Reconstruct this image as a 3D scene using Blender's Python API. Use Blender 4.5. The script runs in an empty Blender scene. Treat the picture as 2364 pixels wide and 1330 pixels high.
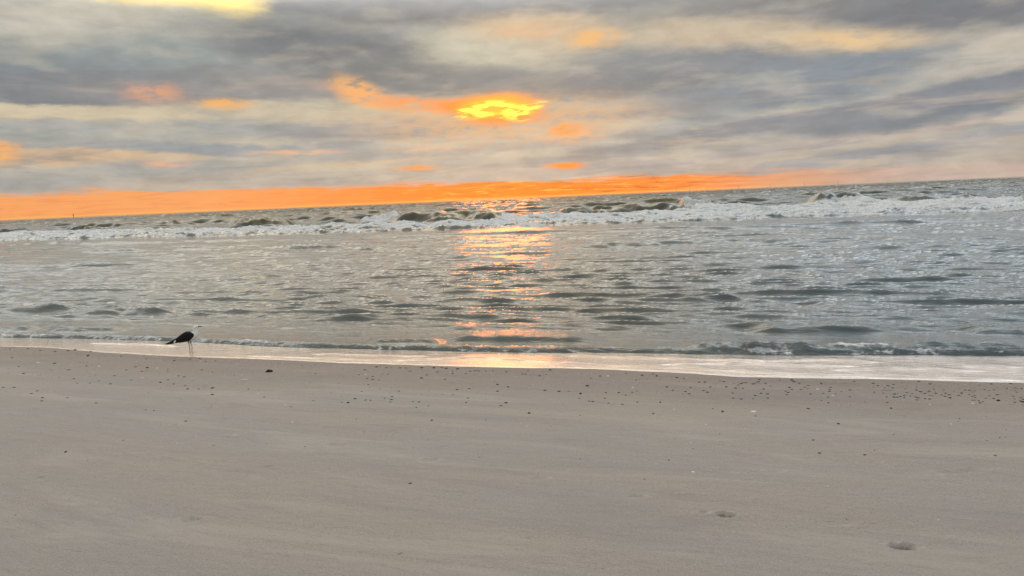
import bpy, bmesh, math, random
import numpy as np
from mathutils import Vector, Matrix, Euler

C = bpy.context.scene
COL = C.collection
random.seed(7)
RNG = np.random.RandomState(11)

# ------------------------------------------------------------------ camera
W, H, F = 2364.0, 1330.0, 1707.0
CAM_Z = 2.6
ROLL = math.atan2(101.0, 2364.0)
PITCH = math.atan(207.5 * math.cos(ROLL) / F)
fwd = Vector((0, math.cos(PITCH), -math.sin(PITCH)))
up0 = Vector((0, math.sin(PITCH), math.cos(PITCH)))
rt0 = Vector((1, 0, 0))
right = rt0 * math.cos(ROLL) - up0 * math.sin(ROLL)
up = rt0 * math.sin(ROLL) + up0 * math.cos(ROLL)
cam_d = bpy.data.cameras.new('camera')
cam = bpy.data.objects.new('camera', cam_d)
COL.objects.link(cam)
M = Matrix((right, up, -fwd)).transposed().to_4x4()
M.translation = Vector((0, 0, CAM_Z))
cam.matrix_world = M
cam_d.sensor_fit = 'HORIZONTAL'
cam_d.sensor_width = 36.0
cam_d.lens = 36.0 * F / W
cam_d.clip_start = 0.05
cam_d.clip_end = 80000.0
C.camera = cam

def ray(px, py):
    return (fwd * F + right * (px - W / 2) + up * (H / 2 - py)).normalized()

def on_plane(px, py, z=0.0):
    d = ray(px, py)
    t = (z - CAM_Z) / d.z
    return (d.x * t, d.y * t)

def azel(px, py):
    d = ray(px, py)
    return math.degrees(math.atan2(d.x, d.y)), math.degrees(math.asin(d.z))

def lin(c):
    return tuple((v / 255.0 / 12.92) if v / 255.0 <= 0.04045 else ((v / 255.0 + 0.055) / 1.055) ** 2.4 for v in c)

# ------------------------------------------------------------------ render settings
C.render.engine = 'CYCLES'
C.cycles.use_denoising = True
C.cycles.max_bounces = 6
C.cycles.caustics_reflective = False
C.cycles.caustics_refractive = False
C.view_settings.view_transform = 'Standard'
C.view_settings.look = 'None'
C.view_settings.gamma = 1.0
C.view_settings.exposure = 0.0
C.view_settings.use_curve_mapping = False

# ------------------------------------------------------------------ node helper
class N:
    def __init__(self, tree):
        self.t = tree
    def new(self, typ, **kw):
        n = self.t.nodes.new(typ)
        for k, v in kw.items():
            setattr(n, k, v)
        return n
    def link(self, a, b):
        self.t.links.new(a, b)
    def put(self, sock, v):
        if isinstance(v, bpy.types.NodeSocket):
            self.link(v, sock)
        elif isinstance(v, (tuple, list)) and len(v) == 3 and sock.type == 'RGBA':
            sock.default_value = (*v, 1.0)
        else:
            sock.default_value = v
    def math(self, op, a, b=None, c=None, clamp=False):
        n = self.new('ShaderNodeMath', operation=op, use_clamp=clamp)
        self.put(n.inputs[0], a)
        if b is not None: self.put(n.inputs[1], b)
        if c is not None: self.put(n.inputs[2], c)
        return n.outputs[0]
    def vmath(self, op, a, b=None, c=None):
        n = self.new('ShaderNodeVectorMath', operation=op)
        self.put(n.inputs[0], a)
        if b is not None: self.put(n.inputs[1], b)
        if c is not None: self.put(n.inputs[2], c)
        return n.outputs[0]
    def comb(self, x, y, z=0.0):
        n = self.new('ShaderNodeCombineXYZ')
        for i, v in enumerate((x, y, z)): self.put(n.inputs[i], v)
        return n.outputs[0]
    def sep(self, v):
        n = self.new('ShaderNodeSeparateXYZ')
        self.link(v, n.inputs[0])
        return n.outputs
    def noise(self, vec, scale=1.0, detail=4.0, rough=0.5, dist=0.0, dims='3D'):
        n = self.new('ShaderNodeTexNoise', noise_dimensions=dims)
        self.link(vec, n.inputs['Vector'])
        n.inputs['Scale'].default_value = scale
        n.inputs['Detail'].default_value = detail
        n.inputs['Roughness'].default_value = rough
        n.inputs['Distortion'].default_value = dist
        return n.outputs
    def ramp(self, v, a, b, lo=0.0, hi=1.0, smooth=True):
        n = self.new('ShaderNodeMapRange', interpolation_type='SMOOTHSTEP' if smooth else 'LINEAR', clamp=True)
        self.put(n.inputs['Value'], v)
        n.inputs['From Min'].default_value = a
        n.inputs['From Max'].default_value = b
        n.inputs['To Min'].default_value = lo
        n.inputs['To Max'].default_value = hi
        return n.outputs[0]
    def mix(self, f, a, b, blend='MIX'):
        n = self.new('ShaderNodeMix', data_type='RGBA', blend_type=blend)
        self.put(n.inputs[0], f)
        self.put(n.inputs[6], a)
        self.put(n.inputs[7], b)
        return n.outputs[2]

# ------------------------------------------------------------------ world: overcast sunset sky
world = bpy.data.worlds.new('World')
C.world = world
world.use_nodes = True
world.node_tree.nodes.clear()
w = N(world.node_tree)
SUN_AZ, SUN_EL = azel(1150, 252)
tc = w.new('ShaderNodeTexCoord')
sx, sy, sz = w.sep(tc.outputs['Generated'])
az = w.math('MULTIPLY', w.math('ARCTAN2', sx, sy), 57.29578)
el = w.math('MULTIPLY', w.math('ARCSINE', sz), 57.29578)
# cloud deck seen in perspective, for streaks that tighten towards the horizon
zz = w.math('ADD', w.math('MAXIMUM', sz, 0.0), 0.06)
deck = w.comb(w.math('DIVIDE', sx, zz), w.math('DIVIDE', sy, zz), 0.0)
flat = w.comb(az, el, 0.0)
wa = w.noise(w.vmath('MULTIPLY', flat, (0.16, 0.5, 1.0)), 1.0, 3.0, 0.55)[1]
wb = w.noise(w.vmath('MULTIPLY', flat, (0.55, 1.9, 1.0)), 1.0, 4.0, 0.6)[1]
v1 = w.vmath('MULTIPLY', w.vmath('SUBTRACT', wa, (0.5, 0.5, 0.5)), (3.6, 1.0, 0.0))
v2 = w.vmath('MULTIPLY', w.vmath('SUBTRACT', wb, (0.5, 0.5, 0.5)), (2.2, 0.75, 0.0))
soft = w.vmath('ADD', w.vmath('ADD', flat, v1), v2)
fine = w.vmath('ADD', flat, w.vmath('SCALE', v2, None)) if False else w.vmath('ADD', flat, w.vmath('MULTIPLY', v2, (0.45, 0.6, 0.0)))

def blob(base, px, py, rx, ry, col, k=1.0, rot=0.0, hard=1.0, co=None, gain=1.0, kn=None):
    a, e = azel(px, py)
    s = math.degrees(1.0 / F)
    m = w.new('ShaderNodeMapping', vector_type='TEXTURE')
    w.link(co or soft, m.inputs['Vector'])
    m.inputs['Location'].default_value = (a, e, 0)
    m.inputs['Rotation'].default_value = (0, 0, math.radians(rot) - ROLL * 0.0)
    m.inputs['Scale'].default_value = (rx * s, ry * s, 1)
    g = w.new('ShaderNodeTexGradient', gradient_type='SPHERICAL')
    w.link(m.outputs[0], g.inputs[0])
    f = w.ramp(g.outputs[1], 0.0, hard, 0.0, k)
    if kn is not None: f = w.math('MULTIPLY', f, kn)
    c = tuple(v * gain for v in lin(col))
    return w.mix(f, base, c)

streak = w.noise(deck, 0.9, 6.0, 0.55, 0.3)[0]
lowv = w.noise(w.vmath('MULTIPLY', flat, (0.10, 0.9, 1.0)), 1.0, 5.0, 0.6, 0.4)[0]
sky = w.mix(w.ramp(streak, 0.35, 0.65), lin((160, 163, 165)), lin((192, 188, 176)))
sky = w.mix(w.ramp(el, 0.8, 5.0), lin((184, 174, 163)), sky)
# broad pale openings first
A = [
 (60, 25, 620, 120, (208, 202, 182), .95, 0), (300, 70, 300, 70, (180, 176, 164), .7, 0),
 (1120, 115, 300, 80, (192, 187, 170), .9, 0), (1270, 75, 280, 62, (212, 186, 156), .85, -8),
 (1640, 100, 520, 110, (196, 186, 166), .9, 0), (1820, 80, 360, 60, (224, 198, 164), .85, -6),
 (1990, 105, 190, 40, (232, 200, 156), .8, -8), (2330, 125, 380, 60, (198, 189, 174), .95, 6),
 (650, 262, 900, 50, (196, 184, 162), .9, 0), (150, 252, 480, 26, (212, 196, 166), .9, 0),
 (1450, 262, 330, 26, (190, 178, 164), .85, 3), (100, 356, 420, 26, (216, 182, 144), .85, 0),
 (600, 318, 900, 14, (196, 184, 164), .8, 0), (1900, 332, 700, 14, (196, 180, 168), .85, 5),
 (700, 388, 500, 12, (204, 180, 154), .8, 3), (2280, 396, 420, 22, (206, 180, 168), .75, 0),
]
D = [
 (850, 18, 420, 60, (137, 137, 138), .95, 0), (1380, -12, 520, 48, (141, 141, 142), .95, 0), (700, 60, 300, 30, (159, 159, 152), .6, -5),
 (120, 150, 640, 82, (133, 140, 143), 1, 2), (60, 205, 560, 45, (129, 131, 135), 1, 0), (420, 205, 420, 40, (145, 143, 144), .9, 0),
 (330, 120, 300, 50, (157, 163, 160), .6, 0), (640, 195, 340, 45, (151, 147, 146), .85, 0),
 (800, 128, 400, 75, (121, 124, 128), 1, -8), (1060, 188, 420, 48, (127, 130, 133), 1, -4), (950, 165, 300, 50, (125, 128, 131), .9, -8),
 (1560, 165, 560, 75, (139, 142, 146), 1, 0), (1380, 200, 420, 38, (131, 133, 137), .95, 0), (1900, 185, 460, 70, (138, 146, 154), 1, 4),
 (2100, 18, 720, 80, (127, 127, 131), 1, -4), (1800, 25, 300, 35, (145, 143, 142), .7, -4),
 (2300, 212, 600, 50, (128, 133, 142), 1, 8), (1950, 262, 640, 26, (147, 149, 156), .9, 5), (1600, 240, 420, 18, (149, 150, 154), .8, 3),
 (200, 300, 620, 30, (167, 168, 165), .85, 0), (900, 298, 380, 34, (149, 152, 156), .95, 0), (560, 345, 480, 18, (151, 157, 162), .95, -3),
 (1180, 338, 700, 14, (161, 161, 162), .8, 3), (1650, 308, 760, 22, (139, 141, 148), .9, 6), (1980, 360, 760, 16, (157, 158, 164), .9, 6),
 (1300, 398, 800, 18, (167, 164, 166), .8, 3), (350, 395, 760, 20, (169, 167, 162), .8, 3), (1350, 368, 500, 10, (155, 156, 159), .7, 3),
 (60, 325, 420, 12, (169, 168, 162), .7, 0), (200, 430, 700, 14, (175, 169, 162), .7, 3),
]
for (px, py, rx, ry, c, k, rot) in A:
    sky = blob(sky, px, py, rx * 1.05, ry * 1.15, c, k, rot, hard=.62)
for (px, py, rx, ry, c, k, rot) in D:
    sky = blob(sky, px, py, rx * .95, ry * 1.0, c, k, rot, hard=.6)
for (px, py, rx, ry, c, k, rot) in ((1800, 78, 330, 44, (216, 196, 166), .8, -8), (1560, 62, 260, 30, (200, 184, 162), .7, 0), (1110, 118, 190, 60, (198, 193, 174), .8, 0),
                                    (1240, 72, 180, 34, (214, 188, 158), .8, 0), (2330, 118, 260, 46, (200, 192, 178), .8, 8), (40, 40, 330, 60, (204, 198, 182), .85, 0),
                                    (700, 250, 500, 24, (200, 188, 164), .7, 0), (60, 246, 330, 12, (216, 202, 172), .8, 0)):
    sky = blob(sky, px, py, rx, ry, c, k, rot, hard=.8)
sky = blob(sky, 505, -6, 135, 46, (255, 226, 142), 1.0, -8, .8)
sky = blob(sky, 330, -8, 160, 22, (255, 222, 140), .7, 0, .7)
# thin streaks below ten degrees, wisps everywhere
st = w.math('MULTIPLY', w.ramp(lowv, 0.50, 0.68, 0.0, 0.42), w.ramp(el, 12.0, 5.0))
sky = w.mix(st, sky, lin((208, 186, 162)))
st = w.math('MULTIPLY', w.ramp(lowv, 0.50, 0.34, 0.0, 0.5), w.ramp(el, 12.0, 5.0))
sky = w.mix(st, sky, lin((138, 139, 146)))
puff = w.noise(w.vmath('MULTIPLY', flat, (0.17, 0.60, 1.0)), 1.0, 5.0, 0.50, 0.15)[0]
low_ = w.ramp(el, 16.0, 9.0, .55, 1.0)
sky = w.mix(w.math('MULTIPLY', w.ramp(puff, 0.50, 0.70, 0.0, 0.34), low_), sky, lin((212, 200, 178)))
sky = w.mix(w.math('MULTIPLY', w.ramp(puff, 0.50, 0.32, 0.0, 0.34), low_), sky, lin((128, 134, 140)))
det = w.noise(w.vmath('MULTIPLY', flat, (0.45, 1.1, 1.0)), 1.0, 7.0, 0.6, 0.3)[0]
sky = w.mix(1.0, sky, w.comb(*(w.ramp(det, 0.3, 0.7, 0.93, 1.08),) * 3), 'MULTIPLY')
# warm glows where the deck is thin
glow_n = w.noise(w.vmath('MULTIPLY', flat, (0.7, 2.0, 1.0)), 1.0, 4.0, 0.55, 0.25)[0]
glow_k = w.ramp(glow_n, 0.32, 0.56, 0.25, 1.0)
G = [
 (355, 214, 70, 24, (236, 168, 126), .75, 0), (515, 240, 70, 14, (252, 182, 100), .9, 0),
 (0, 348, 40, 22, (255, 178, 100), .9, 0), (385, 380, 60, 8, (240, 178, 140), .8, 0), (690, 352, 130, 7, (244, 186, 146), .7, 0),
 (1370, 88, 80, 24, (246, 188, 120), .9, 0), (1960, 92, 130, 22, (240, 202, 150), .8, -8), (1220, 70, 90, 18, (232, 188, 146), .8, 0),
 (830, 212, 75, 30, (255, 186, 104), 1, -25), (890, 232, 160, 22, (244, 172, 116), .8, -14),
 (985, 345, 120, 8, (236, 182, 145), .5, 0),
 (970, 240, 130, 16, (255, 150, 80), .9, -5), (1160, 278, 380, 62, (228, 176, 130), .75, 0),
 (1320, 308, 80, 24, (246, 178, 125), .8, 0), (1305, 300, 42, 14, (255, 150, 56), 1, 0),
 (962, 388, 60, 7, (255, 150, 66), 1, 0), (1308, 382, 62, 9, (255, 138, 44), 1, 0),
]
for (px, py, rx, ry, c, k, rot) in G:
    sky = blob(sky, px, py, rx * 1.25, ry * 1.35, c, k, rot, hard=.9, co=fine, kn=glow_k)
# burning gap round the hidden sun
for (px, py, rx, ry) in ((1150, 244, 135, 40), (1070, 246, 100, 26), (1160, 266, 130, 30)):
    sky = blob(sky, px, py, rx, ry, (255, 140, 48), .95, 0, .75, fine, 1.05)
core_n = w.ramp(w.noise(w.vmath('MULTIPLY', flat, (0.7, 2.9, 1.0)), 1.0, 5.0, 0.6, 0.15)[0], .40, .60)
sky = blob(sky, 1150, 246, 120, 34, (255, 176, 50), .95, 0, .7, fine, 1.25)
for (px, py, rx, ry, r) in ((1095, 258, 60, 18, 4), (1195, 262, 46, 22, 0), (1215, 250, 56, 11, 12),
                            (1140, 243, 56, 12, 0), (1172, 250, 30, 14, -20), (1140, 268, 40, 8, 0)):
    sky = blob(sky, px, py, rx * 1.1, ry * 1.1, (255, 236, 84), 1.0, r, .9, fine, 1.7, core_n)
# orange band of clear sky along the horizon
edge = w.noise(w.vmath('MULTIPLY', flat, (0.16, 1.7, 1.0)), 1.0, 6.0, 0.65, 0.5)[0]
top = w.math('ADD', w.ramp(az, -40.0, 36.0, 1.72, 0.95, False), w.math('MULTIPLY', w.math('SUBTRACT', edge, 0.5), 1.6))
band = w.ramp(w.math('SUBTRACT', top, el), -0.16, 0.22)
env = w.ramp(az, 31.0, 12.0)
band = w.math('MULTIPLY', band, env)
hot = w.ramp(w.math('ABSOLUTE', w.math('SUBTRACT', az, 1.0)), 26.0, 2.0)
bcol = w.mix(hot, lin((250, 166, 104)), lin((255, 122, 36)))
lay = w.noise(w.vmath('MULTIPLY', flat, (0.40, 6.5, 1.0)), 1.0, 6.0, 0.68, 0.8)[0]
lw = w.math('ADD', w.math('MULTIPLY', w.ramp(w.math('ABSOLUTE', w.math('SUBTRACT', az, 4.0)), 17.0, 4.0), 0.75), 0.2)
bcol = w.mix(w.math('MULTIPLY', w.ramp(lay, 0.50, 0.38), lw), bcol, lin((196, 98, 48)))
bcol = w.mix(w.math('MULTIPLY', w.ramp(lay, 0.54, 0.64), lw), bcol, lin((255, 184, 96)))
bcol = w.mix(w.math('MULTIPLY', w.ramp(el, 0.22, 0.0), 0.6), bcol, lin((255, 188, 100)))
sky = w.mix(band, sky, bcol)
# the deck overhead, out of the picture, brightens towards the zenith as overcast does; below that a bright sunward patch is added
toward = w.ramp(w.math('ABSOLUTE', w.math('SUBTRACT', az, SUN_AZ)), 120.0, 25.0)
added_glow = w.math('MULTIPLY', w.math('MULTIPLY', w.ramp(el, 13.0, 18.5), w.ramp(el, 38.0, 20.0, 0.16, 1.0)), toward)  # unseen bright patch added above the frame to light the water highlights
over = w.math('ADD', w.math('ADD', 1.0, w.ramp(el, 13.5, 45.0, 0.0, 0.95)), w.math('MULTIPLY', added_glow, 3.9))
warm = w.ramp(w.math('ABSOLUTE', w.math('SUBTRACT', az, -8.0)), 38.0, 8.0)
tint = w.mix(w.math('MULTIPLY', w.ramp(el, 13.5, 20.0), warm), (1.0, 1.0, 1.0), (1.10, .97, .82))  # warm, then cool tint added to the unseen sky to colour those highlights
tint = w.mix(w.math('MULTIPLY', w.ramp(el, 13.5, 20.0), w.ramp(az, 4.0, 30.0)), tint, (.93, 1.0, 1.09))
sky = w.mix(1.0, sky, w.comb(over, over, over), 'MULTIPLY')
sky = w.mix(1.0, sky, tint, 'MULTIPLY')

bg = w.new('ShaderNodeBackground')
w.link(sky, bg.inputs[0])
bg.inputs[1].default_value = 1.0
nish = w.new('ShaderNodeTexSky', sky_type='NISHITA', sun_disc=False)
nish.sun_elevation = math.radians(SUN_EL)
nish.sun_rotation = math.radians(SUN_AZ)
bg2 = w.new('ShaderNodeBackground')
w.link(nish.outputs[0], bg2.inputs[0])
bg2.inputs[1].default_value = 0.08
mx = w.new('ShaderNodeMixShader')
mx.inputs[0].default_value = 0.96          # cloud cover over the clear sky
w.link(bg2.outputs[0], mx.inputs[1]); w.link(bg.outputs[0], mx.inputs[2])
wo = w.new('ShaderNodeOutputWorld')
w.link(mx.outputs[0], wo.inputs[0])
world.cycles.sampling_method = 'MANUAL'
world.cycles.sample_map_resolution = 1024

# ------------------------------------------------------------------ sun behind the cloud
sd = bpy.data.lights.new('sun', 'SUN')
sd.energy = 0.065
sd.angle = math.radians(7.0)
sd.color = (1.0, 0.25, 0.04)
sun = bpy.data.objects.new('sun', sd)
COL.objects.link(sun)
a, e = math.radians(SUN_AZ), math.radians(SUN_EL)
sdir = Vector((math.sin(a) * math.cos(e), math.cos(a) * math.cos(e), math.sin(e)))
sun.rotation_euler = sdir.to_track_quat('Z', 'Y').to_euler()

# ------------------------------------------------------------------ numpy noise
PERM = RNG.permutation(4096)
GR = RNG.rand(4096) * 2 * np.pi
GX, GY = np.cos(GR), np.sin(GR)
def perlin(x, y):
    xi = np.floor(x).astype(np.int64); yi = np.floor(y).astype(np.int64)
    xf = x - xi; yf = y - yi
    u = xf * xf * xf * (xf * (xf * 6 - 15) + 10); v = yf * yf * yf * (yf * (yf * 6 - 15) + 10)
    def g(ix, iy, fx, fy):
        h = PERM[(PERM[ix & 4095] + iy) & 4095]
        return GX[h] * fx + GY[h] * fy
    a = g(xi, yi, xf, yf); b = g(xi + 1, yi, xf - 1, yf)
    c = g(xi, yi + 1, xf, yf - 1); d = g(xi + 1, yi + 1, xf - 1, yf - 1)
    return (a + u * (b - a)) + v * ((c + u * (d - c)) - (a + u * (b - a)))
def fbm(x, y, o=4, g=0.5):
    r = 0; a = 1.0
    for i in range(o):
        r = r + a * perlin(x + 17.3 * i, y - 9.1 * i); x = x * 2.03; y = y * 2.03; a *= g
    return r
def sstep(x, a, b):
    t = np.clip((x - a) / (b - a), 0, 1)
    return t * t * (3 - 2 * t)

# shore curves, as x -> y on the ground (from where they are seen)
def curve(pts, z=0.0):
    p = np.array([on_plane(a, b, z) for a, b in pts])
    p = p[np.argsort(p[:, 0])]
    x, y = p[:, 0], p[:, 1]
    sl = (y[-1] - y[0]) / (x[-1] - x[0])
    x = np.concatenate([[x[0] - 20000], x, [x[-1] + 20000]])
    y = np.concatenate([[y[0] - sl * 20000], y, [y[-1] + sl * 20000]])
    return lambda q: np.interp(q, x, y)
EDGE_Z = 0.05
Wc = curve([(0, 800), (110, 803), (250, 815), (440, 824), (640, 831), (780, 838), (1000, 844), (1182, 849), (1276, 850), (1400, 854),
            (1580, 862), (1700, 870), (2000, 875), (2364, 885)], EDGE_Z)
Lc = curve([(0, 780), (200, 783), (440, 791), (640, 803), (900, 809), (1160, 815), (1400, 817), (1600, 820), (1900, 823),
            (2100, 821), (2364, 824)], 0.0)

def sand_base(x, y):
    s = Wc(x) - y
    gap = np.maximum(Lc(x) - Wc(x), 0.3)
    land = EDGE_Z + 0.045 * s - 0.0012 * np.clip(s, 0, 12) ** 2
    land = np.where(s > 12, EDGE_Z + 0.045 * 12 - 0.0012 * 144 + 0.017 * (s - 12), land)
    land = np.minimum(land, 3.0)
    sea = EDGE_Z * (1 + s / gap)
    return np.where(s > 0, land, np.maximum(sea, -1.2))

def ground(px, py):
    z = 0.2
    for _ in range(12):
        x, y = on_plane(px, py, z)
        z = float(sand_base(np.array([x]), np.array([y]))[0])
    return x, y, z

# hollows and trails pressed into the sand: (px, py, half length m, half width m, depth m, angle)
PITS = [(1675, 1192, .085, .028, .024, -8), (2082, 1260, .09, .030, .026, -6), (1625, 1187, .04, .015, .012, 0),
        (1726, 1195, .025, .012, .01, 0), (440, 1199, .09, .03, .014, 0), (990, 1062, .10, .035, .010, 0),
        (775, 1029, .12, .05, .010, 0), (1240, 1105, .09, .03, .012, 0), (1470, 1148, .09, .02, .010, 0),
        (940, 1043, .09, .02, -.006, 0), (540, 1006, .14, .05, -.006, 0), (400, 980, .08, .03, .006, 0),
        (1425, 1121, .10, .02, -.006, 0), (1960, 1212, .16, .02, -.006, 0), (1560, 1140, .14, .02, -.006, 0),
        (170, 1165, .12, .03, -.006, 0), (1160, 1083, .10, .015, -.004, 0), (500, 1067, .14, .02, .005, 0),
        (2270, 1054, .07, .015, .006, 0), (1760, 1090, .2, .02, .006, 0), (2220, 1090, .25, .03, .008, 4),
        (330, 1196, .08, .03, -.006, 0), (2050, 1070, .06, .015, .005, 0), (720, 1013, .10, .02, -.004, 0),
        (1990, 1204, .22, .012, -.006, 0), (1750, 998, .09, .012, .005, 0)]
PITW = [(ground(p[0], p[1]), p) for p in PITS]

MARK = {}
def sand_height(x, y, mark=None):
    z = sand_base(x, y)
    s = Wc(x) - y
    dry = sstep(s, 0.0, 1.2)
    near = sstep(40 - np.abs(x), 0, 20) * sstep(25 - np.abs(y - 5), 0, 10)
    # broad wind and swash undulation along the shore
    u = x * 0.94 - y * 0.34; v = x * 0.34 + y * 0.94
    z = z + dry * 0.020 * fbm(u * 0.16, v * 0.5, 3)
    z = z + dry * near * 0.006 * fbm(u * 0.7 + 4, v * 2.4, 3)
    # drifts at an angle, low curved scarps
    w1 = u * 0.35 + v * 0.9 + 0.5 * fbm(u * 0.25, v * 0.25, 2)
    sc = np.mod(w1 * 0.42, 1.0)
    z = z + dry * near * 0.014 * (sc - sstep(sc, 0.86, 1.0)) * np.clip(fbm(u * 0.2 + 9, v * 0.3, 2) * 2 + .6, 0, 1)
    z = z + dry * near * 0.0022 * fbm(u * 5.0, v * 9.0, 3)
    for (wx, wy, wz), (px, py, la, wb_, dp, ang) in PITW:
        m = (np.abs(x - wx) < la * 4) & (np.abs(y - wy) < la * 5)
        if not m.any(): continue
        c, q = math.cos(math.radians(ang)), math.sin(math.radians(ang))
        dx, dy = x[m] - wx, y[m] - wy
        dx, dy = dx + 0.3 * wb_ * fbm(dx * 25 + wx, dy * 25, 2), dy + 0.9 * wb_ * fbm(dx * 22 - wy, dy * 22, 2)
        a_ = (c * dx + q * dy) / la; b_ = (-q * dx + c * dy) / (wb_ * 1.7)
        r = np.sqrt(a_ * a_ + b_ * b_)
        z[m] -= dp * (1 - sstep(r, 0.55, 1.0)) - 0.4 * dp * np.exp(-((r - 1.25) / 0.25) ** 2)
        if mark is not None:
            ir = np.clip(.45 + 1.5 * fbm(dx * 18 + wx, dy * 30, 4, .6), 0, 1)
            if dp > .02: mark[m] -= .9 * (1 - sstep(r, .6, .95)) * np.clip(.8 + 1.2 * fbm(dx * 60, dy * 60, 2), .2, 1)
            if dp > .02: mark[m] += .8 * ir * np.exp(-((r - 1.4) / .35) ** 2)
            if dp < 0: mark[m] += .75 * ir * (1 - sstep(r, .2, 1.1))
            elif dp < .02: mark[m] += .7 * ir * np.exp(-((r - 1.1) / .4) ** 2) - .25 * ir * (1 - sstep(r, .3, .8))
    return z

# ------------------------------------------------------------------ mesh helpers
def grid_mesh(name, X, Y, Z, attrs=None, flip=False):
    r, c = X.shape
    me = bpy.data.meshes.new(name)
    co = np.stack([X, Y, Z], -1).astype(np.float32).reshape(-1)
    me.vertices.add(r * c)
    me.vertices.foreach_set('co', co)
    i = np.arange(r * c, dtype=np.int32).reshape(r, c)
    q = np.stack([i[:-1, :-1], i[:-1, 1:], i[1:, 1:], i[1:, :-1]], -1).reshape(-1)
    n = q.size // 4
    me.loops.add(q.size); me.loops.foreach_set('vertex_index', q)
    me.polygons.add(n)
    me.polygons.foreach_set('loop_start', np.arange(0, q.size, 4, dtype=np.int32))
    me.polygons.foreach_set('use_smooth', np.ones(n, dtype=bool))
    me.update(calc_edges=True)
    for k, a_ in (attrs or {}).items():
        at = me.attributes.new(k, 'FLOAT', 'POINT')
        at.data.foreach_set('value', a_.astype(np.float32).reshape(-1))
    return me

def link(name, me, mat=None, parent=None, kind=None, label=None, cat=None, group=None):
    o = bpy.data.objects.new(name, me)
    COL.objects.link(o)
    if mat: me.materials.clear(); me.materials.append(mat)
    if parent: o.parent = parent
    if kind: o['kind'] = kind
    if label: o['label'] = label
    if cat: o['category'] = cat
    if group: o['group'] = group
    return o

def mat_new(name):
    m = bpy.data.materials.new(name); m.use_nodes = True
    m.node_tree.nodes.clear()
    n = N(m.node_tree)
    out = n.new('ShaderNodeOutputMaterial')
    return m, n, out
def principled(n, col, rough=.5, spec=.5, ior=1.45, normal=None, metal=0.0):
    p = n.new('ShaderNodeBsdfPrincipled')
    n.put(p.inputs['Base Color'], col)
    n.put(p.inputs['Roughness'], rough)
    n.put(p.inputs['Specular IOR Level'], spec)
    n.put(p.inputs['IOR'], ior)
    n.put(p.inputs['Metallic'], metal)
    if normal is not None: n.link(normal, p.inputs['Normal'])
    return p
def bump(n, h, dist, strength=1.0, normal=None):
    b = n.new('ShaderNodeBump')
    n.link(h, b.inputs['Height']); b.inputs['Distance'].default_value = dist
    b.inputs['Strength'].default_value = strength
    if normal is not None: n.link(normal, b.inputs['Normal'])
    return b.outputs[0]
def attr(n, name):
    a_ = n.new('ShaderNodeAttribute'); a_.attribute_name = name
    return a_.outputs['Fac']
def rotated(n, pos, sxx, syy):
    m = n.new('ShaderNodeMapping', vector_type='POINT')
    n.link(pos, m.inputs[0])
    m.inputs['Rotation'].default_value = (0, 0, math.radians(20))
    return n.vmath('MULTIPLY', m.outputs[0], (sxx, syy, 1.0))

# ------------------------------------------------------------------ sand
m_sand, n, out = mat_new('beach_sand')
geo = n.new('ShaderNodeNewGeometry')
pos = geo.outputs['Position']
damp = attr(n, 'damp')
patch = n.noise(rotated(n, pos, .35, 1.0), 1.0, 4, .55, .5)[0]
pt2 = n.noise(rotated(n, pos, .9, 3.5), 1.0, 5, .6, .3)[0]
grain = n.noise(pos, 90.0, 6, .8)[0]
col = n.mix(n.ramp(patch, .38, .62), (.44, .385, .345), (.41, .372, .355))
col = n.mix(n.ramp(pt2, .45, .75, 0, .35), col, (.43, .385, .335))
col = n.mix(n.ramp(pt2, .45, .28, 0, .30), col, (.28, .256, .236))
col = n.mix(n.ramp(grain, .40, .62, 0, .55), col, (.235, .212, .19))
spk = n.noise(pos, 75.0, 2, .5)[0]
col = n.mix(n.ramp(spk, .66, .72, 0, .6), col, (.12, .10, .09))
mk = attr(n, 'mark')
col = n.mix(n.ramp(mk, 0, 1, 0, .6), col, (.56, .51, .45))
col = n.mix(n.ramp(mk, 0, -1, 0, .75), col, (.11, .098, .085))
band_n = n.noise(rotated(n, pos, .28, 1.6), 1.0, 6, .62, .8)[0]
col = n.mix(n.ramp(band_n, .52, .68, 0, .45), col, (.48, .43, .385))
col = n.mix(n.ramp(band_n, .48, .32, 0, .35), col, (.29, .265, .26))
col = n.mix(damp, col, n.mix(1.0, col, (.70, .66, .64), 'MULTIPLY'))
b1 = bump(n, n.noise(rotated(n, pos, 5, 14), 1.0, 6, .65, .4)[0], .03, .8)
b2 = bump(n, n.noise(pos, 45.0, 6, .75)[0], .014, .9, b1)
p = principled(n, col, n.ramp(damp, 0, 1, .85, .62), .35, 1.4, b2)
n.link(p.outputs[0], out.inputs[0])

def geo_axis(a, b, step, lim, grow=1.12):
    v = list(np.arange(a, b, step))
    s = step; x = v[-1]
    while x < lim: s *= grow; x += s; v.append(x)
    return np.array(v)
ya = np.concatenate([-geo_axis(0, 1.0, .2, 60, 1.3)[::-1][:-1], np.arange(0, 2.4, .1), ])
d, s = 2.4, .011
yl = []
while d < 17: yl.append(d); d += max(.011, d * .0042)
while d < 24: yl.append(d); d += .25
while d < 140: yl.append(d); d += d * .08
ys = np.concatenate([ya, np.array(yl)])
tx = np.linspace(-.82, .82, 560)
ex = geo_axis(.85, 1.0, .03, 60, 1.35)
tx = np.concatenate([-ex[::-1], tx, ex])
X = tx[None, :] * (ys[:, None] * np.ones_like(tx)[None, :]).clip(2.2, None)
Y = ys[:, None] * np.ones_like(X)
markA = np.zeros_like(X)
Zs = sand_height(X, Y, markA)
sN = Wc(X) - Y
dampA = 1 - sstep(sN + 0.35 * fbm(X * .5, Y * 1.5, 3), 0.1, 2.8)
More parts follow.
